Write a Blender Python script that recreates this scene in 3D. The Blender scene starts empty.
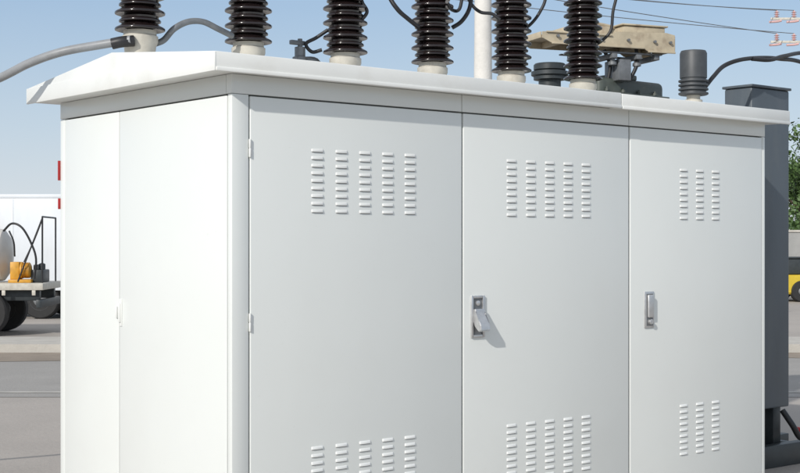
import bpy, bmesh, math, random
from mathutils import Vector, Matrix
random.seed(7)
sc=bpy.context.scene
COL=sc.collection
# ---------------------------------------------------------------- camera frame
A=math.radians(50.4)
AX=Vector((math.cos(A),math.sin(A),0)); RT=Vector((math.sin(A),-math.cos(A),0))
F=1390.0; EYE=1.6; HZ=245.0; YAW=-(math.pi/2-A)
CAM=-6.4*AX+0.774*RT
def G(lat,dep,z=0.0):
    v=CAM+AX*dep+RT*lat; return Vector((v.x,v.y,z))
def P(x,y,d):
    return G((x-400)/F*d,d,EYE-(y-HZ)/F*d)
# ---------------------------------------------------------------- materials
def mat(name,col,rough=0.5,metal=0.0,var=0.08,scale=4.0,bump=0.0,bscale=40.0,spec=0.5,dirt=None,dirt_amt=0.0,coat=0.0,streak=False,grime=False,stains=False):
    m=bpy.data.materials.new(name); m.use_nodes=True
    nt=m.node_tree; N=nt.nodes; L=nt.links
    b=N['Principled BSDF']
    geo=N.new('ShaderNodeNewGeometry')
    n=N.new('ShaderNodeTexNoise'); n.inputs['Scale'].default_value=scale; n.inputs['Detail'].default_value=6; n.inputs['Roughness'].default_value=0.6
    mp=N.new('ShaderNodeMapping')
    if streak: mp.inputs['Scale'].default_value=(1,1,0.25)
    L.new(geo.outputs['Position'],mp.inputs['Vector']); L.new(mp.outputs[0],n.inputs['Vector'])
    r=N.new('ShaderNodeValToRGB'); r.color_ramp.elements[0].position=0.3; r.color_ramp.elements[1].position=0.7
    lo=[max(0,c*(1-var)) for c in col]; hi=[min(1,c*(1+var)) for c in col]
    r.color_ramp.elements[0].color=(*lo,1); r.color_ramp.elements[1].color=(*hi,1)
    L.new(n.outputs['Fac'],r.inputs['Fac'])
    out=r.outputs['Color']
    def over(out,fac,colr):
        mx=N.new('ShaderNodeMix'); mx.data_type='RGBA'; L.new(fac,mx.inputs[0]); L.new(out,mx.inputs[6]); mx.inputs[7].default_value=(*colr,1); return mx.outputs[2]
    def ramp(src,a,bb,amt):
        q=N.new('ShaderNodeValToRGB'); q.color_ramp.elements[0].position=a; q.color_ramp.elements[1].position=bb
        q.color_ramp.elements[0].color=(0,0,0,1); q.color_ramp.elements[1].color=(amt,)*3+(1,); L.new(src,q.inputs['Fac']); return q.outputs['Color']
    if dirt:
        n2=N.new('ShaderNodeTexNoise'); n2.inputs['Scale'].default_value=scale*0.6; n2.inputs['Detail'].default_value=9 if scale>2 else 4; n2.inputs['Roughness'].default_value=0.65
        L.new(mp.outputs[0],n2.inputs['Vector'])
        out=over(out,ramp(n2.outputs['Fac'],0.5,0.75,dirt_amt),dirt)
    if grime:
        n4=N.new('ShaderNodeTexNoise'); n4.inputs['Scale'].default_value=70; n4.inputs['Detail'].default_value=3
        L.new(geo.outputs['Position'],n4.inputs['Vector'])
        out=over(out,ramp(n4.outputs['Fac'],0.68,0.80,.22),(.5,.48,.43))
    if stains:
        n5=N.new('ShaderNodeTexNoise'); n5.inputs['Scale'].default_value=90; n5.inputs['Detail'].default_value=2
        L.new(geo.outputs['Position'],n5.inputs['Vector'])
        out=over(out,ramp(n5.outputs['Fac'],0.55,0.7,.5),[c*0.55 for c in col])
    L.new(out,b.inputs['Base Color'])
    b.inputs['Metallic'].default_value=metal
    b.inputs['Specular IOR Level'].default_value=spec
    b.inputs['Coat Weight'].default_value=coat
    b.inputs['Coat Roughness'].default_value=0.15
    mr=N.new('ShaderNodeMapRange'); mr.inputs['To Min'].default_value=max(0.03,rough-0.05); mr.inputs['To Max'].default_value=min(1,rough+0.05)
    L.new(n.outputs['Fac'],mr.inputs['Value']); L.new(mr.outputs[0],b.inputs['Roughness'])
    if bump>0:
        n3=N.new('ShaderNodeTexNoise'); n3.inputs['Scale'].default_value=bscale; n3.inputs['Detail'].default_value=1.5 if bscale<5 else 4
        L.new(geo.outputs['Position'],n3.inputs['Vector'])
        bp=N.new('ShaderNodeBump'); bp.inputs['Strength'].default_value=bump; bp.inputs['Distance'].default_value=0.02
        L.new(n3.outputs['Fac'],bp.inputs['Height']); L.new(bp.outputs[0],b.inputs['Normal'])
    return m
M={}
M['paint']=mat('cabinet_paint',(0.745,0.768,0.745),0.30,var=0.012,scale=1.1,bump=0.16,bscale=1.6,dirt=(0.66,0.66,0.62),dirt_amt=0.2,grime=True,coat=0.15)
M['roofp']=mat('roof_paint',(0.78,0.79,0.765),0.42,var=0.03,scale=3,bump=0.08,bscale=3,dirt=(0.55,0.53,0.47),dirt_amt=0.45,grime=True)
M['vent']=mat('vent_paint',(0.79,0.80,0.78),0.35,var=0.02,scale=3)
M['core']=mat('cabinet_inner',(0.16,0.16,0.155),0.6)
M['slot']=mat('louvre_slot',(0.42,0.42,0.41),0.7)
M['plinth']=mat('plinth',(0.12,0.12,0.12),0.7)
M['porc']=mat('brown_porcelain',(0.014,0.009,0.009),0.16,var=0.25,scale=8,coat=0.3,dirt=(0.045,0.038,0.035),dirt_amt=0.4)
M['base']=mat('bushing_base_grey',(0.56,0.53,0.46),0.55,var=0.12,scale=15,dirt=(0.30,0.25,0.2),dirt_amt=0.45)
M['steel']=mat('galvanised_steel',(0.60,0.60,0.60),0.38,metal=0.75,var=0.12,scale=30)
M['dsteel']=mat('weathered_steel',(0.20,0.21,0.22),0.5,metal=0.4,var=0.2,scale=20)
M['black']=mat('black_rubber',(0.018,0.018,0.02),0.45,var=0.2,scale=20)
M['greycable']=mat('grey_conduit',(0.27,0.28,0.29),0.45,var=0.1,scale=20)
M['tank']=mat('grey_tank_paint',(0.085,0.103,0.12),0.42,var=0.1,scale=5,dirt=(0.15,0.155,0.15),dirt_amt=0.5,streak=True,grime=True)  # blue-grey kept dark: shade on the tank's visible face is baked into it
M['dark']=mat('dark_equipment',(0.035,0.042,0.045),0.45,var=0.2,scale=10)
M['greengrey']=mat('grey_green_paint',(0.075,0.09,0.08),0.5,var=0.2,scale=9,dirt=(0.14,0.13,0.10),dirt_amt=0.5)
M['cap']=mat('grey_arrester',(0.055,0.06,0.065),0.5,var=0.15,scale=20)
M['beige']=mat('beige_steel',(0.50,0.43,0.31),0.6,var=0.14,scale=9,dirt=(0.20,0.13,0.09),dirt_amt=0.85)
M['concrete']=mat('pole_concrete',(0.68,0.66,0.62),0.8,var=0.08,scale=6,bump=0.2)
M['red']=mat('red_reflector',(0.40,0.02,0.02),0.3)
M['white']=mat('white_truck_paint',(0.76,0.79,0.82),0.4,var=0.04,scale=2,dirt=(0.55,0.53,0.5),dirt_amt=0.5,streak=True)
M['tan']=mat('pale_tank_paint',(0.60,0.57,0.52),0.45,var=0.1,scale=3,dirt=(0.35,0.31,0.26),dirt_amt=0.45)
M['orange']=mat('orange_paint',(0.60,0.30,0.03),0.45,var=0.15,scale=8,dirt=(0.2,0.12,0.05),dirt_amt=0.7)
M['yellow']=mat('yellow_paint',(0.62,0.45,0.04),0.4,var=0.08,scale=5)
M['glass']=mat('dark_glass',(0.02,0.025,0.03),0.08)
M['rubber']=mat('tyre_rubber',(0.025,0.025,0.025),0.8,var=0.2,scale=12)
M['pink']=mat('pink_polymer',(0.66,0.42,0.40),0.5)
M['bark']=mat('bark',(0.10,0.07,0.05),0.9,var=0.3,scale=10,bump=0.5)
M['leaf']=mat('leaf',(0.065,0.12,0.03),0.6,var=0.45,scale=1.2)
M['wall']=mat('grey_wall',(0.30,0.30,0.29),0.85,var=0.1,scale=2)
M['ground']=mat('dusty_ground',(0.40,0.365,0.33),0.92,var=0.08,scale=0.6,bump=0.3,bscale=18,dirt=(0.31,0.28,0.25),dirt_amt=0.6,stains=True)
M['asphalt']=mat('worn_asphalt',(0.33,0.315,0.295),0.9,var=0.07,scale=0.7,bump=0.3,bscale=30,dirt=(0.26,0.245,0.225),dirt_amt=0.5,stains=True)
M['dust']=mat('brown_dust_strip',(0.27,0.225,0.18),0.95,var=0.2,scale=1.5,bump=0.3,dirt=(0.38,0.34,0.29),dirt_amt=0.7)
M['kerb']=mat('kerb_concrete',(0.48,0.455,0.41),0.85,var=0.12,scale=3,bump=0.3)
M['line']=mat('worn_road_paint',(0.46,0.44,0.40),0.8,var=0.2,scale=3)
# ---------------------------------------------------------------- object helpers
ORG={}
def root(name,loc,label,cat,rotz=0.0,group=None,local=False):
    e=bpy.data.objects.new(name,None); e.empty_display_size=0.2
    e.location=loc; e.rotation_euler=(0,0,rotz); COL.objects.link(e)
    e['label']=label; e['category']=cat
    if group: e['group']=group
    ORG[e]=Vector((0,0,0)) if local else Vector(loc)
    return e
def fin(name,bm,m,parent=None,smooth=None,label=None):
    bmesh.ops.recalc_face_normals(bm,faces=bm.faces)
    lo=Vector((1e9,)*3); hi=-lo
    for v in bm.verts:
        for i in range(3):
            lo[i]=min(lo[i],v.co[i]); hi[i]=max(hi[i],v.co[i])
    c=(lo+hi)/2
    if parent is None: c.z=lo.z
    for v in bm.verts: v.co-=c
    me=bpy.data.meshes.new(name); bm.to_mesh(me); bm.free()
    for mm in (m if isinstance(m,(list,tuple)) else [m]): me.materials.append(mm)
    if smooth is not None:
        me.shade_smooth(); me.set_sharp_from_angle(angle=math.radians(smooth))
    o=bpy.data.objects.new(name,me); COL.objects.link(o)
    o.location=c-(ORG[parent] if parent else Vector((0,0,0)))
    ORG[o]=c.copy()
    if parent: o.parent=parent
    if label: o['label']=label
    return o
def bbox(bm,a,b,bev=0.0,seg=2,mi=0):
    r=bmesh.ops.create_cube(bm,size=1.0)
    vs=r['verts']
    for v in vs:
        v.co=Vector([a[i]+(v.co[i]+0.5)*(b[i]-a[i]) for i in range(3)])
    es=list({e for v in vs for e in v.link_edges})
    fs={f for v in vs for f in v.link_faces}
    for f in fs: f.material_index=mi
    if bev>0:
        bmesh.ops.bevel(bm,geom=es,offset=bev,segments=seg,affect='EDGES',profile=0.5)
def prism(bm,pts,axis,a,b,mi=0):
    def mk(p,t):
        if axis==0: return Vector((t,p[0],p[1]))
        if axis==1: return Vector((p[0],t,p[1]))
        return Vector((p[0],p[1],t))
    v0=[bm.verts.new(mk(p,a)) for p in pts]; v1=[bm.verts.new(mk(p,b)) for p in pts]
    n=len(pts); fs=[bm.faces.new(v0),bm.faces.new(v1[::-1])]
    for i in range(n): fs.append(bm.faces.new((v0[i],v0[(i+1)%n],v1[(i+1)%n],v1[i])))
    for f in fs: f.material_index=mi
    return fs
def lathe(bm,prof,c,axis=2,seg=32,mi=0):
    rings=[]
    for r,h in prof:
        if r<1e-5: r=1e-5
        ring=[]
        for i in range(seg):
            t=2*math.pi*i/seg; a,b=r*math.cos(t),r*math.sin(t)
            if axis==2: p=Vector((a,b,h))
            elif axis==1: p=Vector((a,h,b))
            else: p=Vector((h,a,b))
            ring.append(bm.verts.new(Vector(c)+p))
        rings.append(ring)
    for k in range(len(rings)-1):
        for i in range(seg):
            f=bm.faces.new((rings[k][i],rings[k][(i+1)%seg],rings[k+1][(i+1)%seg],rings[k+1][i])); f.material_index=mi
    for rr in (rings[0],rings[-1]):
        f=bm.faces.new(rr); f.material_index=mi
def catmull(pts,n=8):
    pts=[Vector(p) for p in pts]; q=[pts[0]*2-pts[1]]+pts+[pts[-1]*2-pts[-2]]; out=[]
    for i in range(1,len(q)-2):
        for k in range(n):
            t=k/n; a,b,c,d=q[i-1],q[i],q[i+1],q[i+2]
            out.append(0.5*((2*b)+(c-a)*t+(2*a-5*b+4*c-d)*t*t+(3*b-a-3*c+d)*t**3))
    out.append(pts[-1]); return out
def tube(bm,pts,r,seg=10,n=8,mi=0,sm=True):
    ps=catmull(pts,n) if sm and len(pts)>2 else [Vector(p) for p in pts]
    up=Vector((0,0,1)); rings=[]
    prev=None
    for i,p in enumerate(ps):
        t=(ps[min(i+1,len(ps)-1)]-ps[max(i-1,0)]).normalized()
        if prev is None:
            s=t.cross(up)
            if s.length<0.05: s=t.cross(Vector((1,0,0)))
        else: s=prev-t*prev.dot(t)
        s.normalize(); prev=s; u=s.cross(t)
        rings.append([bm.verts.new(p+r*(math.cos(2*math.pi*k/seg)*s+math.sin(2*math.pi*k/seg)*u)) for k in range(seg)])
    for a,b in zip(rings[:-1],rings[1:]):
        for k in range(seg):
            f=bm.faces.new((a[k],a[(k+1)%seg],b[(k+1)%seg],b[k])); f.material_index=mi
    for rr in (rings[0],rings[-1]): bm.faces.new(rr).material_index=mi
def tubeobj(name,pts,r,m,parent=None,**k):
    bm=bmesh.new(); tube(bm,pts,r); return fin(name,bm,m,parent,smooth=60,**k)
# ---------------------------------------------------------------- setting
def sheet(name,u0,u1,v0,v1,z,m):
    bm=bmesh.new(); vs=[bm.verts.new(G(u,v,z)) for u,v in((u0,v0),(u1,v0),(u1,v1),(u0,v1))]; bm.faces.new(vs)
    o=fin(name,bm,m); o['kind']='structure'; return o
sheet('ground',-900,900,-60,1800,0,M['ground'])
sheet('road',-200,200,14.6,20.6,0.004,M['asphalt'])
# irregular strip of brown dust washed along the gutter
bm=bmesh.new(); rnd=random.Random(5); prev=None
for k in range(-240,241):
    u=k*0.5; a=bm.verts.new(G(u,19.3+rnd.uniform(-.12,.12)+.25*math.sin(k*.13),0.008)); b=bm.verts.new(G(u,20.58,0.008))
    if prev: bm.faces.new((prev[0],a,b,prev[1]))
    prev=(a,b)
o=fin('road_dust',bm,M['dust']); o['kind']='structure'
bm=bmesh.new()
for k in range(-80,80):
    u=k*1.0
    r=bmesh.ops.create_cube(bm,size=1.0)
    for v in r['verts']:
        x,y,z=v.co; w=G(u+0.5+x*0.985, 20.7+y*0.18, 0.065+z*0.13); v.co=w
o=fin('kerb',bm,M['kerb']); o['kind']='structure'
bm=bmesh.new()
vs=[(u,v) for u,v in((-200,20.8),(200,20.8),(200,22.6),(-200,22.6))]
lo=[bm.verts.new(G(u,v,-0.02)) for u,v in vs]; hi=[bm.verts.new(G(u,v,0.11)) for u,v in vs]
bm.faces.new(hi)
for i in range(4): bm.faces.new((lo[i],lo[(i+1)%4],hi[(i+1)%4],hi[i]))
o=fin('pavement',bm,M['kerb']); o['kind']='structure'
sheet('road_marking',-120,120,15.0,15.12,0.008,M['line'])
# ---------------------------------------------------------------- CABINET
W=4.07; D=1.76; ZT=2.39; ZB=0.09
cab=root('electrical_cabinet',(W/2,D/2,0),'large white sheet steel switchgear cabinet with louvred doors and brown bushings','electrical cabinet')
bm=bmesh.new()
bbox(bm,(0.03,0.03,0.05),(W-0.03,D-0.03,ZT-0.002))
fin('inner_shell',bm,M['core'],cab)
bm=bmesh.new(); bbox(bm,(0.04,0.04,0.0),(W-0.04,D-0.04,0.048)); fin('plinth',bm,M['plinth'],cab)
bm=bmesh.new()
b0=0.05
bbox(bm,(0,0,b0),(0.092,0.036,2.298),0.0035)
bbox(bm,(W-0.03,0,b0),(W,0.06,2.298),0.005)
bbox(bm,(0,D-0.06,b0),(0.05,D,2.298),0.005)
bbox(bm,(W-0.05,D-0.06,b0),(W,D,2.298),0.005)
bbox(bm,(0.094,0,b0),(W-0.032,0.05,ZB-0.005),0.004)
bbox(bm,(0.002,0.038,b0),(0.05,D-0.062,ZB-0.005),0.004)
for a,b in((0,1.425),(1.43,2.745),(2.75,W)):
    bbox(bm,(a,0.0,2.30),(b,0.05,ZT),0.003)
bbox(bm,(0,0.052,2.30),(0.05,D,ZT),0.003)
bbox(bm,(W-0.05,0.052,2.30),(W,D,ZT),0.003)
bbox(bm,(0.052,D-0.05,b0),(W-0.052,D-0.002,ZT-0.001),0.003)
bbox(bm,(W-0.045,0.062,b0+.002),(W-0.003,D-0.062,2.298),0.003)
fin('frame',bm,M['paint'],cab,smooth=40)
def roofpart(a,b,dz):
    bm=bmesh.new()
    prism(bm,[(-0.1,ZT+0.002+dz),(-0.1,2.47+dz),(0.88,2.567+dz),(1.86,2.47+dz),(1.86,ZT+0.002+dz)],0,a,b)
    bmesh.ops.bevel(bm,geom=list(bm.edges),offset=0.005,segments=2,affect='EDGES',profile=0.5)
    return bm
JX=2.57
bm=roofpart(-0.15,JX,0)
bm2=roofpart(JX+0.004,4.20,-0.0035)
for a,b,dz in((-0.15,JX,0),(JX+0.004,4.2,-0.0035)):
    bbox(bm,(a+.002,-0.106,ZT-0.008+dz),(b-.002,-0.094,ZT+0.010+dz),0.003)
bbox(bm,(-0.156,-0.1,ZT-0.008),(-0.144,1.86,ZT+0.078),0.003)
me=bpy.data.meshes.new('t'); bm2.to_mesh(me); bm2.free(); bm.from_mesh(me)
roof=fin('roof',bm,M['roofp'],cab,smooth=40)
def louvre_col(t,z0,rows=9,pitch=0.0365,w=0.072,y0=-0.002):
    bm=bmesh.new()
    for r in range(rows):
        zc=z0-0.012-r*pitch
        prof=[(0.008,0.0),(0.0065,0.0025),(0.002,0.005),(-0.003,0.006),(-0.006,0.006),(-0.007,0.0045)]
        xs=[(-w/2,0.0),(-w/2+0.003,0.75),(-w/2+0.007,1.0),(w/2-0.007,1.0),(w/2-0.003,0.75),(w/2,0.0)]
        grid=[[bm.verts.new((t+x,y0-o*k-(0.0 if k else 0.0002),zc+z*(0.85 if k==0 else 1))) for z,o in prof] for x,k in xs]
        for i in range(len(xs)-1):
            for j in range(len(prof)-1):
                bm.faces.new((grid[i][j],grid[i+1][j],grid[i+1][j+1],grid[i][j+1]))
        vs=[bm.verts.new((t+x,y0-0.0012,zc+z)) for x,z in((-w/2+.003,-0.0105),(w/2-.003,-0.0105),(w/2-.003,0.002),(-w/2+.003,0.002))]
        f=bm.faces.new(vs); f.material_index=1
    return bm
def hinge(z,x,parent):
    bm=bmesh.new(); lathe(bm,[(0.0045,-0.042),(0.0055,-0.040),(0.0055,-0.003),(0.004,-0.001),(0.004,0.001),(0.0055,0.003),(0.0055,0.040),(0.0045,0.042)],(x,-0.005,z),2,14)
    bbox(bm,(x+0.003,-0.004,z-0.03),(x+0.014,-0.0005,z+0.03),0.001)
    fin('hinge',bm,M['roofp'],parent,smooth=40)
def door(t0,t1):
    bm=bmesh.new(); bbox(bm,(t0,-0.002,ZB),(t1,0.028,2.292),0.004,3)
    return fin('door',bm,M['paint'],cab,smooth=40)
d1=door(0.100,1.424); d2=door(1.436,2.742); d3=door(2.756,4.034)
for d,ts in((d1,[.485+.146*i for i in range(5)]),(d2,[1.787+.1475*i for i in range(5)]),(d3,[3.244+.1555*i for i in range(3)])):
    for z0 in(2.068,0.634):
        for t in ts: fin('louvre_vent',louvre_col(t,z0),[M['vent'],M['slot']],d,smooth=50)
hinge(2.05,0.096,d1); hinge(1.24,0.096,d1); hinge(0.45,0.096,d1)
# paddle latch on middle door: framed dished plate with a blocky flap swung out at the bottom
bm=bmesh.new()
for a,b in(((1.486,1.110),(1.500,1.332)),((1.568,1.110),(1.582,1.332)),((1.502,1.110),(1.566,1.124)),((1.502,1.318),(1.566,1.332))):
    bbox(bm,(a[0],-0.012,a[1]),(b[0],-0.0015,b[1]),0.002,2,0)
bbox(bm,(1.501,-0.004,1.125),(1.567,-0.0022,1.317),0,1,1)
fs=prism(bm,[(-0.005,1.262),(-0.024,1.262),(-0.030,1.235),(-0.068,1.175),(-0.070,1.150),(-0.050,1.142),(-0.018,1.170),(-0.006,1.20)],0,1.500,1.570)
bmesh.ops.bevel(bm,geom=list({e for f in fs for e in f.edges}),offset=0.003,segments=2,affect='EDGES')
lathe(bm,[(0.014,-0.0045),(0.014,-0.012),(0.010,-0.014)],(1.534,0,1.292),1,18,0)
fin('handle',bm,[M['steel'],M['dsteel']],d2,smooth=35)
bm=bmesh.new()
bbox(bm,(2.878,-0.009,1.108),(2.962,-0.0015,1.324),0.003,2,0)
bbox(bm,(2.889,-0.011,1.120),(2.951,-0.0085,1.312),0.001,1,1)
bbox(bm,(2.896,-0.026,1.17),(2.944,-0.010,1.305),0.006,3,0)
lathe(bm,[(0.016,0),(0.016,-0.024),(0.012,-0.027)],(2.92,0-0.002,1.145),1,16,0)
fin('handle',bm,[M['steel'],M['dsteel']],d3,smooth=35)
bm=bmesh.new(); bbox(bm,(-0.002,0.042,ZB),(0.028,1.070,2.292),0.004,3); s1=fin('side_door',bm,M['paint'],cab,smooth=40)
bm=bmesh.new(); bbox(bm,(-0.002,1.078,ZB),(0.028,1.694,2.292),0.004,3); s2=fin('side_door',bm,M['paint'],cab,smooth=40)
bm=bmesh.new(); bbox(bm,(-0.008,1.040,1.18),(-0.0015,1.064,1.32),0.002)
bbox(bm,(-0.018,1.045,1.20),(-0.007,1.059,1.30),0.003); bbox(bm,(-0.014,1.083,1.22),(-0.0015,1.096,1.28),0.003)
fin('latch',bm,M['roofp'],s1,smooth=40)
bm=bmesh.new(); bbox(bm,(-0.012,D,1.96),(0.01,D+0.008,2.07),0.002); fin('reflector',bm,M['red'],cab,smooth=40)
bm=bmesh.new(); bbox(bm,(-0.012,D,1.80),(0.01,D+0.006,1.86),0.002); fin('reflector',bm,M['red'],cab,smooth=40)
# bushings
SP=0.691; YB=1.2; ZR=2.53
def porcprof():
    p=[(0.055,0.0),(0.085,0.004)]
    z=0.0
    for i in range(17):
        R=0.134 if i%2==0 else 0.112
        p+=[(0.084,z+0.004),(0.095,z+0.003),(R-0.008,z-0.007),(R-0.001,z-0.005),(R+0.001,z+0.001),(R-0.002,z+0.007),(R-0.014,z+0.014),(0.102,z+0.024),(0.088,z+0.031),(0.084,z+0.036)]
        z+=0.0435
    p+=[(0.06,z+0.01),(0.05,z+0.02)]
    return p,z
pp,zh=porcprof()
first=None
for i in range(6):
    x=0.19+SP*i
    if first is None:
        bm=bmesh.new(); lathe(bm,[(0.125,ZR-0.03),(0.125,ZR+0.018),(0.118,ZR+0.022),(0.082,ZR+0.026),(0.078,ZR+0.06),(0.085,ZR+0.13),(0.096,ZR+0.155),(0.096,ZR+0.185),(0.088,ZR+0.19),(0.088,ZR+0.215),(0.06,ZR+0.22)],(x,YB,0),2,36)
        for k in range(6):
            t=k*math.pi/3; lathe(bm,[(0.012,ZR+0.018),(0.012,ZR+0.036),(0.006,ZR+0.037),(0.006,ZR+0.045)],(x+.105*math.cos(t),YB+.105*math.sin(t),0),2,6)
        b=fin('bushing',bm,M['base'],roof,smooth=35)
        bm=bmesh.new(); lathe(bm,[(r,z+ZR+0.222) for r,z in pp],(x,YB,0),2,40)
        s=fin('insulator_shed_stack',bm,M['porc'],b,smooth=55)
        z1=ZR+0.222+zh+0.018
        bm=bmesh.new(); lathe(bm,[(0.06,z1),(0.06,z1+0.05),(0.03,z1+0.055),(0.02,z1+0.06),(0.02,z1+0.16),(0.015,z1+0.165)],(x,YB,0),2,20); bbox(bm,(x-0.04,YB-0.012,z1+0.10),(x+0.04,YB+0.012,z1+0.14),0.004)
        tm=fin('terminal',bm,M['steel'],b,smooth=35)
        first=(b,s,tm,z1)
    else:
        b0_,s0,t0,z1=first
        b=b0_.copy(); COL.objects.link(b); b.parent=roof; b.location=b0_.location+Vector((SP*i,0,0))
        b.rotation_euler=(0,0,0.3*i)
        for q in (s0,t0):
            c=q.copy(); COL.objects.link(c); c.parent=b; c.location=q.location.copy()
# ---------------------------------------------------------------- cables on top
def cable(pts,r,m,label,name='power_cable',cat='cable'):
    o=tubeobj(name,pts,r,m); o['label']=label; o['category']=cat; return o
cable([P(-260,330,8.6),P(-160,190,8.2),P(-60,105,7.8),P(0,78,7.5),P(30,63,7.4),P(62,52,7.35),P(100,45,7.35),P(131,40,7.33)],0.023,M['greycable'],'thick grey flexible conduit running onto the cabinet roof')
cable([P(112,44,7.33),P(122,42,7.33),P(134,41,7.35)],0.030,M['black'],'black cable boot at the foot of the first bushing')
cable([P(155,44,7.5),P(164,40,7.5),P(174,29,7.5),P(188,22,7.55),P(203,22,7.6),P(218,29,7.65),P(232,36,7.75)],0.017,M['dsteel'],'grey cable looping between two bushings above the roof')
for i,(a) in enumerate([
    [P(380,-30,8.4),P(389,-4,8.4),P(398,10,8.4),P(408,19,8.5),P(418,27,8.6)],
    [P(322,50,8.3),P(312,52,8.3),P(306,44,8.3),P(316,38,8.3),P(328,30,8.3)],
    [P(452,28,8.9),P(461,22,8.9),P(468,12,8.9),P(471,0,8.9),P(474,-30,8.9)],
    [P(462,-20,9.0),P(470,2,9.0),P(480,12,9.0),P(492,14,9.0),P(500,20,9.0)],
    [P(520,32,9.3),P(531,24,9.3),P(540,12,9.3),P(546,-4,9.3),P(548,-40,9.3)],
    [P(594,46,9.7),P(603,40,9.7),P(611,30,9.7),P(613,12,9.7),P(617,-6,9.7),P(622,-40,9.7)],
    [P(360,22,8.3),P(367,12,8.3),P(362,2,8.3),P(357,-14,8.3)],
    [P(447,2,8.6),P(452,10,8.8),P(460,8,8.8),P(464,-20,8.8)],
]):
    cable(a,0.011 if i not in(0,2) else 0.014,M['black'],'black jumper cable hanging beside the brown bushings')
vr=root('pressure_valve',P(300,66,8.3),'small grey pressure valve fitting standing on the cabinet roof','valve')
v=ORG[vr].copy()
bm=bmesh.new()
zz=2.5; lathe(bm,[(0.03,zz),(0.03,zz+.16),(0.045,zz+.165),(0.045,zz+.22),(0.032,zz+.225),(0.032,zz+.28),(0.014,zz+.285),(0.014,zz+.33)],(v.x,v.y,0),2,18)
tube(bm,[Vector((v.x,v.y,zz+.20)),Vector((v.x+.10,v.y-.02,zz+.20)),Vector((v.x+.13,v.y-.02,zz+.12)),Vector((v.x+.13,v.y-.02,zz))],0.024,10,5)
bbox(bm,(v.x-.07,v.y-.014,zz+.292),(v.x+.03,v.y+.014,zz+.318),0.004)
fin('valve_body',bm,M['dsteel'],vr,smooth=40)
# arrester
ax,ay=3.97,0.5
ar=root('surge_arrester',(ax,ay,2.50),'short dark grey surge arrester with smooth cap on the cabinet roof','surge arrester')
bm=bmesh.new(); prof=[(0.06,2.50),(0.06,2.57),(0.045,2.575),(0.045,2.605)]
lathe(bm,prof,(ax,ay,0),2,28); fin('stand',bm,M['base'],ar,smooth=40)
bm=bmesh.new(); prof=[(0.05,2.60),(0.088,2.602)]
z=2.605
for k in range(4):
    prof+=[(0.098,z+.002),(0.100,z+.008),(0.098,z+.014),(0.084,z+.017),(0.084,z+.025)]; z+=0.028
prof+=[(0.090,z),(0.090,z+.165),(0.082,z+.182),(0.03,z+.19)]
lathe(bm,prof,(ax,ay,0),2,36); fin('ribbed_housing',bm,M['cap'],ar,smooth=40)
for pts in ([P(706,86,9.35),P(714,76,9.4),P(724,66,9.5),P(740,60,9.6),P(760,58,9.8),P(780,59,10),P(806,64,10.4),P(860,90,11),P(900,300,11.4)],
            [P(752,59,9.7),P(770,60,9.8),P(785,56,10),P(812,53,10.4),P(880,60,11),P(930,300,11.6)]):
    cable(pts,0.015,M['black'],'thick black cable leading from the roof to the transformer')
# ---------------------------------------------------------------- grey tank beside cabinet
tk=root('transformer',(4.96,0.74,0),'dark blue-grey transformer tank on a black skid beside the cabinet','transformer')
bm=bmesh.new(); bbox(bm,(4.75,0.60,0.42),(5.20,0.84,2.725),0.012,3); bbox(bm,(4.738,0.588,2.7265),(5.212,0.852,2.745),0.004)
bbox(bm,(5.201,0.70,0.55),(5.222,0.80,2.65),0.004)
fin('tank',bm,M['tank'],tk,smooth=50)
bm=bmesh.new(); bbox(bm,(4.35,0.55,0.0),(5.6,0.63,0.16),0.006); bbox(bm,(4.35,0.88,0.0),(5.6,0.96,0.16),0.006)
for x in(4.5,4.9,5.3): bbox(bm,(x,0.632,0.02),(x+.07,0.878,0.14),0.004)
for x in(4.80,5.06): bbox(bm,(x,0.64,0.141),(x+.09,0.82,0.43),0.004)
fin('skid',bm,M['dark'],tk,smooth=40)
bm=bmesh.new(); tube(bm,[(5.1,0.59,0.40),(5.12,0.52,0.30),(5.2,0.50,0.20),(5.32,0.52,0.28),(5.36,0.56,0.17)],0.022,10,6)
fin('drain_hose',bm,M['black'],tk,smooth=60)
bm=bmesh.new(); lathe(bm,[(0.03,0),(0.035,0.01),(0.035,0.03),(0.02,0.035)],(5.22,0.52,0.24),1,14); fin('drain_valve',bm,M['red'],tk,smooth=40)
# ---------------------------------------------------------------- grey-green equipment & beige tray behind
eq=root('oil_tank',(5.18,2.5,0),'grey-green finned oil tank standing behind the white cabinet','transformer')
bm=bmesh.new(); bbox(bm,(5.03,2.30,0.0),(5.85,2.65,2.985),0.05,4); bbox(bm,(5.00,2.27,2.84),(5.88,2.68,2.865),0.006)
bbox(bm,(4.40,2.32,0.0),(5.02,2.62,2.80),0.02,2)
for k in range(9): bbox(bm,(4.56+.15*k,2.10,0.4),(4.575+.15*k,2.298,2.7),0.004)
for k in range(4): lathe(bm,[(0.018,2.866),(0.018,2.885),(0.01,2.887),(0.01,2.9)],(5.1+.2*k,2.285,0),2,6)
bbox(bm,(5.30,2.35,2.986),(5.55,2.58,3.03),0.01)
fin('tank',bm,M['greengrey'],eq,smooth=40)
bm=bmesh.new(); lathe(bm,[(0.09,2.80),(0.09,2.93),(0.13,2.935),(0.13,2.96),(0.15,2.97),(0.15,3.0),(0.11,3.01),(0.13,3.015),(0.13,3.055),(0.12,3.065),(0.05,3.07)],(4.62,2.47,0),2,24); fin('bushing_cap',bm,M['dark'],eq,smooth=40)
bm=bmesh.new()
for (x0,y0,x1,y1) in((604,50,608,80),(636,48,630,80)):
    tube(bm,[P(x0,y0,11.5),P((x0+x1)/2+4,(y0+y1)/2,11.5),P(x1,y1,11.5)],0.016,8,5)
fin('hanger_pipe',bm,M['black'],eq,smooth=50)
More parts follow.
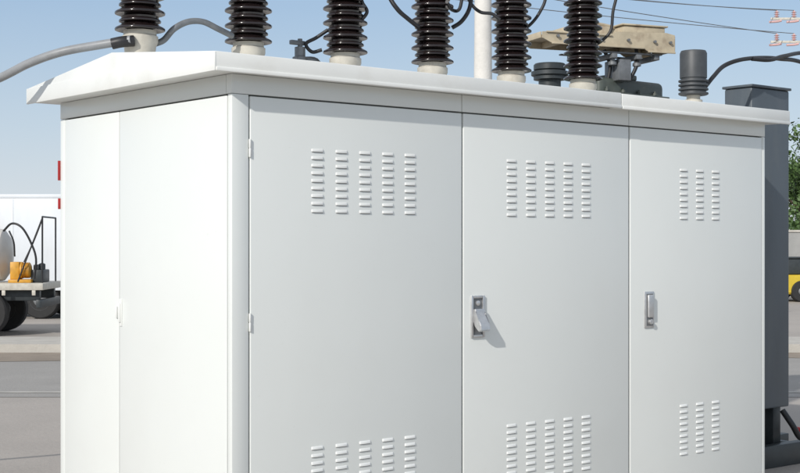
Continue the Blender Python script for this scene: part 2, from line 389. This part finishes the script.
bt=root('steel_bracket',P(600,45,11.5),'weathered beige steel tray with fittings, mounted above the dark tank','bracket',rotz=math.radians(-18),local=True)
lb=lambda bm,a,b,bev=0.006: bbox(bm,a,b,bev)
bm=bmesh.new()
# open frame: two side channels with flanges, cross members, thin deck near the top
pf=[(-0.63,0.0),(-0.55,-0.035),(0.30,-0.035),(0.34,-0.06),(0.60,-0.06),(0.60,0.085),(0.52,0.10),(0.05,0.085),(0.02,0.065),(-0.52,0.055),(-0.63,0.05)]
prism(bm,pf,1,-0.19,-0.176); prism(bm,pf,1,0.176,0.19)
lb(bm,(-0.62,-0.175,0.018),(0.595,0.175,0.030),0.003)
lb(bm,(0.6015,-0.175,-0.05),(0.614,0.175,0.08),0.003); lb(bm,(-0.645,-0.175,0.0),(-0.632,0.175,0.05),0.003)
lb(bm,(-0.55,-0.205,-0.045),(0.30,-0.1915,-0.030),0.002); lb(bm,(-0.60,-0.205,0.045),(0.0,-0.1915,0.056),0.002); lb(bm,(0.34,-0.205,-0.07),(0.60,-0.1915,-0.055),0.002)
for x in(-0.45,-0.2,0.05,0.28,0.5): lb(bm,(x,-0.174,-0.030),(x+0.03,0.174,0.017),0.003)
fin('tray',bm,M['beige'],bt,smooth=40)
bm=bmesh.new(); lb(bm,(0.14,-0.14,0.031),(0.54,0.14,0.150),0.012); lb(bm,(0.12,-0.155,0.151),(0.56,0.155,0.165),0.005); lb(bm,(-0.40,-0.12,0.031),(-0.12,0.10,0.11),0.01); lb(bm,(-0.05,-0.10,0.031),(0.05,0.10,0.14),0.008)
tube(bm,[(-.26,0,.08),(-.15,0,.16),(0,0,.17),(.2,0,.14)],0.014,8,6)
fin('junction_box',bm,M['beige'],bt,smooth=40)
bm=bmesh.new(); lb(bm,(-0.30,-0.16,-0.085),(0.50,-0.12,-0.072),0.004); lb(bm,(-0.30,0.12,-0.085),(0.50,0.16,-0.072),0.004)
for x in(-0.22,0.02,0.25,0.42): lb(bm,(x,-0.165,-0.125),(x+.05,0.165,-0.086),0.004)
for x in(-.5,-.3,-.1,.15,.4,.55): lathe(bm,[(0.012,-0.215),(0.012,-0.191)],(x,0,0.02),1,6)
for x in(-.18,.06,.29): lathe(bm,[(0.02,-0.18),(0.035,-0.175),(0.035,-0.15),(0.02,-0.145),(0.02,-0.126)],(x,-.1,0),2,12)
lb(bm,(0.10,-0.13,-0.30),(0.22,0.10,-0.126),0.006)
fin('bracket_clamp',bm,M['dsteel'],bt,smooth=40)
# ---------------------------------------------------------------- poles
pl=root('utility_pole',G((483-400)/F*20,20,0),'pale round concrete utility pole behind the cabinet','utility pole',local=True)
bm=bmesh.new(); lathe(bm,[(0.17,0),(0.125,4.6),(0.10,9.0),(0.03,9.03)],(0,0,0),2,24); fin('pole',bm,M['concrete'],pl,smooth=40)
bm=bmesh.new(); bbox(bm,(-1.0,-0.16,8.3),(1.0,-0.11,8.4),0.005); fin('crossarm',bm,M['dsteel'],pl,smooth=40)
DP=30.0
pr=root('utility_pole',G((850-400)/F*DP,DP,0),'tall concrete utility pole with crossarms and pink insulators','utility pole',rotz=YAW,local=True)
bm=bmesh.new(); lathe(bm,[(0.18,0),(0.11,7.6),(0.03,7.63)],(0,0,0),2,20); fin('pole',bm,M['concrete'],pr,smooth=40)
zs=[EYE+(HZ-20)/F*DP, EYE+(HZ-43)/F*DP]
for z in zs:
    bm=bmesh.new(); bbox(bm,(-1.75,-0.16,z-.025),(1.75,-0.12,z+.025),0.004); fin('crossarm',bm,M['base'],pr,smooth=40)
ins=[]
for z in zs:
    for x in(-1.62,-1.25,1.4):
        bm=bmesh.new()
        pf=[(0.015,z+.026)]
        for k in range(3): pf+=[(0.025,z+.04+.045*k),(0.06,z+.045+.045*k),(0.025,z+.065+.045*k)]
        pf+=[(0.015,z+.18)]
        lathe(bm,pf,(x,-0.14,0),2,14); fin('insulator',bm,M['pink'],pr,smooth=50)
        bm=bmesh.new(); tube(bm,[(x-.16,-0.145,z-.07),(x,-0.145,z-.06),(x+.10,-0.145,z-.04)],0.025,8,4); fin('insulator',bm,M['pink'],pr,smooth=50)
        ins.append((x,z))
def W2(x,y,z): 
    R=Matrix.Rotation(YAW,3,'Z'); return pr.location+R@Vector((x,y,z))
for (x,z),tgt in zip(ins,[P(560,-15,24),P(600,-10,24),None,P(480,-20,24),P(470,-5,26),None]):
    if tgt is None: continue
    a=W2(x,-.14,z+.18); dirv=(tgt-a); pts=[]
    for k in range(13):
        t=k/12*2.2; q=a+dirv*t; q.z+= 0.12*(t-1)**2*1.0-0.12; pts.append(q)
    o=tubeobj('power_line',pts,0.008,M['dsteel']); o['label']='thin overhead power line strung from the crossarm'; o['category']='power line'
# ---------------------------------------------------------------- left background trucks
def wheel(bm,x,y,r,w):
    lathe(bm,[(r*0.55,-w/2),(r*0.93,-w/2),(r,-w/2+.03),(r,w/2-.03),(r*0.93,w/2),(r*0.55,w/2)],(x,y,r),1,28,0)
    lathe(bm,[(0.03,-w/2-.01),(r*.3,-w/2-.01),(r*.5,-w/2+.03),(r*.56,-w/2-.004),(r*.56,w/2+.004),(r*.5,w/2-.03),(0.03,w/2)],(x,y,r),1,24,1)
def wheels(par,xs,ys,r,w):
    for x in xs:
        for y in ys:
            bm=bmesh.new(); wheel(bm,x,y,r,w); fin('wheel',bm,[M['rubber'],M['dsteel']],par,smooth=40)
tr=root('tank_truck',G((40-400)/F*24.3,24.3,0),'flatbed service truck with a pale tank and an orange pump','truck',rotz=YAW+math.radians(3),local=True)
bm=bmesh.new(); bbox(bm,(-6.2,0.2,0.62),(-0.05,0.34,0.80),0.01); bbox(bm,(-6.2,1.5,0.62),(-0.05,1.64,0.80),0.01); bbox(bm,(-0.08,0.05,0.50),(0.0,1.85,0.64),0.01); bbox(bm,(-1.5,0.0,0.50),(-1.2,0.25,0.68),0.02); bbox(bm,(-0.95,0.05,0.36),(-0.86,0.09,0.80),.004); fin('chassis',bm,M['dark'],tr,smooth=40)
bm=bmesh.new(); bbox(bm,(-4.4,0.0,0.81),(0.05,1.85,0.93),0.012)
for k in range(9): bbox(bm,(-4.3+.52*k,-0.006,0.72),(-4.24+.52*k,0.03,0.808),0.003)
fin('deck',bm,M['base'],tr,smooth=40)
bm=bmesh.new(); lathe(bm,[(0.05,-4.3),(0.32,-4.27),(0.46,-4.15),(0.48,-4.05),(0.48,-0.95),(0.46,-0.82),(0.32,-0.72),(0.05,-0.68)],(0,0.9,1.42),0,36)
for x in(-3.2,-1.4): bbox(bm,(x,0.35,0.931),(x+.15,1.45,1.15),0.01)
fin('tank',bm,M['tan'],tr,smooth=40)
dx=-0.10
bm=bmesh.new(); bbox(bm,(-0.52+dx,0.30,0.931),(-0.12+dx,0.70,0.99),0.006); bbox(bm,(-0.50+dx,0.36,0.991),(-0.34+dx,0.64,1.30),0.012)
lathe(bm,[(0.06,-0.335+dx),(0.15,-0.33+dx),(0.15,-0.30+dx),(0.13,-0.295+dx),(0.13,-0.17+dx),(0.10,-0.155+dx),(0.03,-0.15+dx)],(0,0.48,1.15),0,24)
for k in range(5): lathe(bm,[(0.12,-0.29+.025*k+dx),(0.142,-0.289+.025*k+dx),(0.142,-0.282+.025*k+dx),(0.12,-0.281+.025*k+dx)],(0,0.48,1.15),0,20)
fin('pump',bm,M['orange'],tr,smooth=40)
bm=bmesh.new(); bbox(bm,(-0.26,0.45,0.931),(-0.05,1.1,1.16),0.02); bbox(bm,(-0.22,0.5,1.161),(-0.12,0.9,1.25),0.01); lathe(bm,[(0.05,1.161),(0.06,1.17),(0.06,1.26),(0.02,1.28)],(-.085,.60,0),2,14); fin('engine',bm,M['dark'],tr,smooth=40)
bm=bmesh.new(); tube(bm,[(-.72,.4,1.85),(-.55,.3,1.98),(-.36,.25,1.90),(-.20,.25,1.62),(-.12,.25,1.35),(-.16,.3,1.0)],0.020,8,6); tube(bm,[(-.34,.3,1.3),(-.2,.3,1.6),(-.08,.3,1.9),(-.02,.3,2.08)],0.014,8,6); tube(bm,[(-.02,.3,.93),(-.02,.3,2.1)],0.016,8,1,sm=False); tube(bm,[(-.02,1.5,.93),(-.02,1.5,2.1)],0.016,8,1,sm=False); tube(bm,[(-.02,.3,2.1),(-.02,1.5,2.1)],0.016,8,1,sm=False); tube(bm,[(-.02,.3,2.08),(-.45,.3,.95)],0.014,8,1,sm=False); tube(bm,[(-.6,.3,1.85),(-.52,.3,1.65),(-.53,.42,1.40)],0.016,8,5)
fin('hose_rack',bm,M['black'],tr,smooth=60)
bm=bmesh.new(); prism(bm,[(-6.3,0.55),(-4.55,0.55),(-4.55,2.25),(-4.9,2.35),(-5.7,2.3),(-6.15,1.5),(-6.3,1.35)],1,0.0,1.85); bmesh.ops.bevel(bm,geom=list(bm.edges),offset=0.05,segments=3,affect='EDGES'); cb=fin('cab',bm,M['white'],tr,smooth=40)
bm=bmesh.new(); prism(bm,[(-5.9,1.45),(-4.95,1.45),(-4.95,2.1),(-5.6,2.1)],1,-0.01,0.0); fin('window',bm,M['glass'],cb)
wheels(tr,(-5.4,-1.0),(0.16,1.69),0.42,0.28); wheels(tr,(-2.1,),(0.16,1.69),0.42,0.28)
bt2=root('box_truck',G(-6.2,30,0),'white box truck with plain sides parked on the yard','truck',rotz=YAW+math.radians(-2),local=True)
bm=bmesh.new(); bbox(bm,(-7.6,0,0.62),(0,2.3,2.70),0.03,3)
for x in(-7.5,-6.0,-4.5,-2.2,-0.3): bbox(bm,(x,-0.008,0.72),(x+0.03,-0.001,2.60),0.002)
bbox(bm,(-7.6,-0.015,2.62),(0,-0.001,2.69),0.004); bbox(bm,(-7.6,-0.015,0.62),(0,-0.001,0.70),0.004)
fin('cargo_box',bm,M['white'],bt2,smooth=40)
bm=bmesh.new(); bbox(bm,(-7.6,0.3,0.42),(1.6,2.0,0.60),0.01); bbox(bm,(-4.6,0.02,0.25),(-3.4,0.25,0.60),0.03); fin('chassis',bm,M['dark'],bt2,smooth=40)
bm=bmesh.new(); prism(bm,[(0.08,0.4),(1.9,0.4),(1.95,1.2),(1.6,2.2),(1.4,2.3),(0.08,2.3)],1,0.05,2.2); bmesh.ops.bevel(bm,geom=list(bm.edges),offset=0.05,segments=3,affect='EDGES'); cb=fin('cab',bm,M['white'],bt2,smooth=40)
bm=bmesh.new(); prism(bm,[(0.5,1.3),(1.65,1.3),(1.42,2.05),(0.5,2.05)],1,0.038,0.048); fin('window',bm,M['glass'],cb)
wheels(bt2,(-6.0,-1.6,0.95),(0.18,2.05),0.42,0.28)
# ---------------------------------------------------------------- right background
yt=root('yellow_truck',G((772-400)/F*39,39,0),'low yellow pickup truck carrying a dark tool box','truck',rotz=YAW+math.radians(4),local=True)
bm=bmesh.new(); prism(bm,[(0,0.22),(4.6,0.22),(4.6,0.72),(3.6,0.82),(3.0,1.36),(1.6,1.38),(1.5,0.76),(0.0,0.76)],1,0,1.75); bmesh.ops.bevel(bm,geom=list(bm.edges),offset=0.04,segments=2,affect='EDGES'); cb=fin('body',bm,M['yellow'],yt,smooth=40)
bm=bmesh.new(); prism(bm,[(1.7,0.82),(3.4,0.82),(2.95,1.26),(1.7,1.28)],1,-0.012,-0.002); fin('window',bm,M['glass'],cb)
bm=bmesh.new(); bbox(bm,(-0.08,0.02,0.25),(-0.003,1.72,0.40),0.02); fin('bumper',bm,M['dark'],yt,smooth=40)
bm=bmesh.new(); bbox(bm,(0.1,0.1,0.77),(1.4,1.65,1.22),0.04); bbox(bm,(0.06,0.06,1.221),(1.44,1.69,1.26),0.01); fin('tool_box',bm,M['dark'],yt,smooth=40)
wheels(yt,(0.85,3.8),(0.06,1.65),0.30,0.24)
gw=root('boundary_wall',G(22,49,0),'long grey concrete boundary wall in front of the trees','wall',rotz=YAW,local=True)
bm=bmesh.new(); bbox(bm,(-12,0,0),(14,0.2,2.05),0.01); fin('wall_panel',bm,M['wall'],gw,smooth=40)
bm=bmesh.new(); bbox(bm,(-12,-0.04,2.051),(14,0.24,2.13),0.01); fin('coping',bm,M['kerb'],gw,smooth=40)
def tree(u,v,h,rad,seed,label):
    rnd=random.Random(seed)
    t=root('tree',G(u,v,0),label,'tree',rotz=rnd.random()*6,group='trees beyond the road',local=True)
    bm=bmesh.new(); tube(bm,[(0,0,-0.05),(0.08,0.03,h*.2),(-.05,.06,h*.4),(0.02,0,h*.7)],0.16,8,4)
    for k in range(6):
        a=rnd.random()*6.28; z=h*(.25+.07*k); tube(bm,[(0,0,z),(math.cos(a)*rad*.4,math.sin(a)*rad*.4,z+h*.12),(math.cos(a)*rad*.7,math.sin(a)*rad*.7,z+h*.22)],0.05,6,4)
    fin('trunk',bm,M['bark'],t,smooth=50)
    bm=bmesh.new(); clumps=[]
    for k in range(60):
        a=rnd.random()*6.28; q=rnd.random()**.5*rad; zf=rnd.random()
        z=h*(.22+.74*zf); s=math.sin(math.pi*min(1,.12+zf*.86))**.6
        clumps.append((Vector((math.cos(a)*q*s,math.sin(a)*q*s,z)),rnd.uniform(.3,.6)*rad*.45))
    for c,r in clumps:
        for j in range(130):
            d=Vector((rnd.gauss(0,1),rnd.gauss(0,1),rnd.gauss(0,.8))).normalized()*r*rnd.uniform(.55,1.08)
            p=c+d; s=rnd.uniform(.05,.12)
            n=(d.normalized()+Vector((rnd.uniform(-.7,.7),rnd.uniform(-.7,.7),rnd.uniform(-.3,.9)))).normalized()
            e=n.orthogonal().normalized(); f=n.cross(e)
            bm.faces.new([bm.verts.new(p+e*s),bm.verts.new(p+f*s*.6),bm.verts.new(p-e*s),bm.verts.new(p-f*s*.6)])
    me=bpy.data.meshes.new('crown'); bm.to_mesh(me); bm.free(); me.materials.append(M['leaf'])
    o=bpy.data.objects.new('crown',me); COL.objects.link(o); o.parent=t
for u,v,h,r,s in((16.6,55,6.5,2.8,1),(20.5,58,6.4,2.8,2),(24.5,57,5.4,2.6,3),(14.0,66,4.2,2.2,4),(19.0,66,5.4,2.8,5)):
    tree(u,v,h,r,s,'bushy green broadleaf tree beyond the road')
bm=bmesh.new(); rnd=random.Random(3)
for j in range(9000):
    p=G(rnd.uniform(12,30),52+rnd.uniform(-.8,.8),rnd.random()**.6*2.6*(0.85+.15*math.sin(rnd.random()*9))); s=rnd.uniform(.06,.14)
    n=Vector((rnd.gauss(0,1),rnd.gauss(0,1),rnd.gauss(0,1))).normalized(); e=n.orthogonal().normalized(); f=n.cross(e)
    bm.faces.new([bm.verts.new(p+e*s),bm.verts.new(p+f*s*.6),bm.verts.new(p-e*s),bm.verts.new(p-f*s*.6)])
o=bpy.data.meshes.new('hedge'); bm.to_mesh(o); bm.free(); o.materials.append(M['leaf']); o=bpy.data.objects.new('hedge',o); COL.objects.link(o); o['kind']='stuff'; o['label']='dense low green hedge along the far side of the yard'; o['category']='hedge'
# ---------------------------------------------------------------- light
el=math.radians(29); sd=Vector((-0.935,-0.355,0)).normalized()
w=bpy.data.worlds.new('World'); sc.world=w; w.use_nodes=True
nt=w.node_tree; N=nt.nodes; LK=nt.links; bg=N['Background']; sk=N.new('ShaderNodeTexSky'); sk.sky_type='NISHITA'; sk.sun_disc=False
sk.sun_elevation=el; sk.sun_rotation=math.atan2(sd.x,sd.y); sk.air_density=1.0; sk.dust_density=1.0; sk.ozone_density=2.0; sk.altitude=100
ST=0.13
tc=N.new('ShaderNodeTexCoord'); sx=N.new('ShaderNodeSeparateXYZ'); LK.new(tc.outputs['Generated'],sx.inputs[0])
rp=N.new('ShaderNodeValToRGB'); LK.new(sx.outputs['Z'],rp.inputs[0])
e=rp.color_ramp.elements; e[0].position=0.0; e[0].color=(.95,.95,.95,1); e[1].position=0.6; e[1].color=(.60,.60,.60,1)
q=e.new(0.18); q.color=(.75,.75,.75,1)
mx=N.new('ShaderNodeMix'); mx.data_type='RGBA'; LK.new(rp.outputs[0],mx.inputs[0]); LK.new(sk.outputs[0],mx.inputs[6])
rc=N.new('ShaderNodeValToRGB'); LK.new(sx.outputs['Z'],rc.inputs[0]); c=rc.color_ramp.elements  # hand-picked haze colours painted over the sky, also brightening the fill light
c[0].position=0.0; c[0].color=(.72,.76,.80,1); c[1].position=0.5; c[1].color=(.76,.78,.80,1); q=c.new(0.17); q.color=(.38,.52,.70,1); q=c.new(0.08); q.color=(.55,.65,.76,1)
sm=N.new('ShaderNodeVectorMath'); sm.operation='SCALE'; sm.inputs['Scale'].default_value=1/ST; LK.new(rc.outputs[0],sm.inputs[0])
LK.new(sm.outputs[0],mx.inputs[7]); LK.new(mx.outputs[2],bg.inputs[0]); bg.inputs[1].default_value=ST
L=bpy.data.lights.new('sun','SUN'); L.energy=3.1; L.angle=math.radians(0.8); L.color=(1,0.96,0.90)
lo=bpy.data.objects.new('sun',L); COL.objects.link(lo); dv=Vector((sd.x*math.cos(el),sd.y*math.cos(el),math.sin(el)))
lo.rotation_euler=dv.to_track_quat('Z','Y').to_euler(); lo.location=(-5,0,8)
# ---------------------------------------------------------------- camera
cd=bpy.data.cameras.new('camera'); cd.sensor_width=36; cd.lens=36*F/800; cd.shift_y=8.5/800; cd.clip_end=5000
co=bpy.data.objects.new('camera',cd); COL.objects.link(co); co.location=(CAM.x,CAM.y,EYE); co.rotation_euler=(math.pi/2,0,YAW)
sc.camera=co
sc.view_settings.view_transform='Standard'; sc.view_settings.look='None'; sc.view_settings.exposure=0
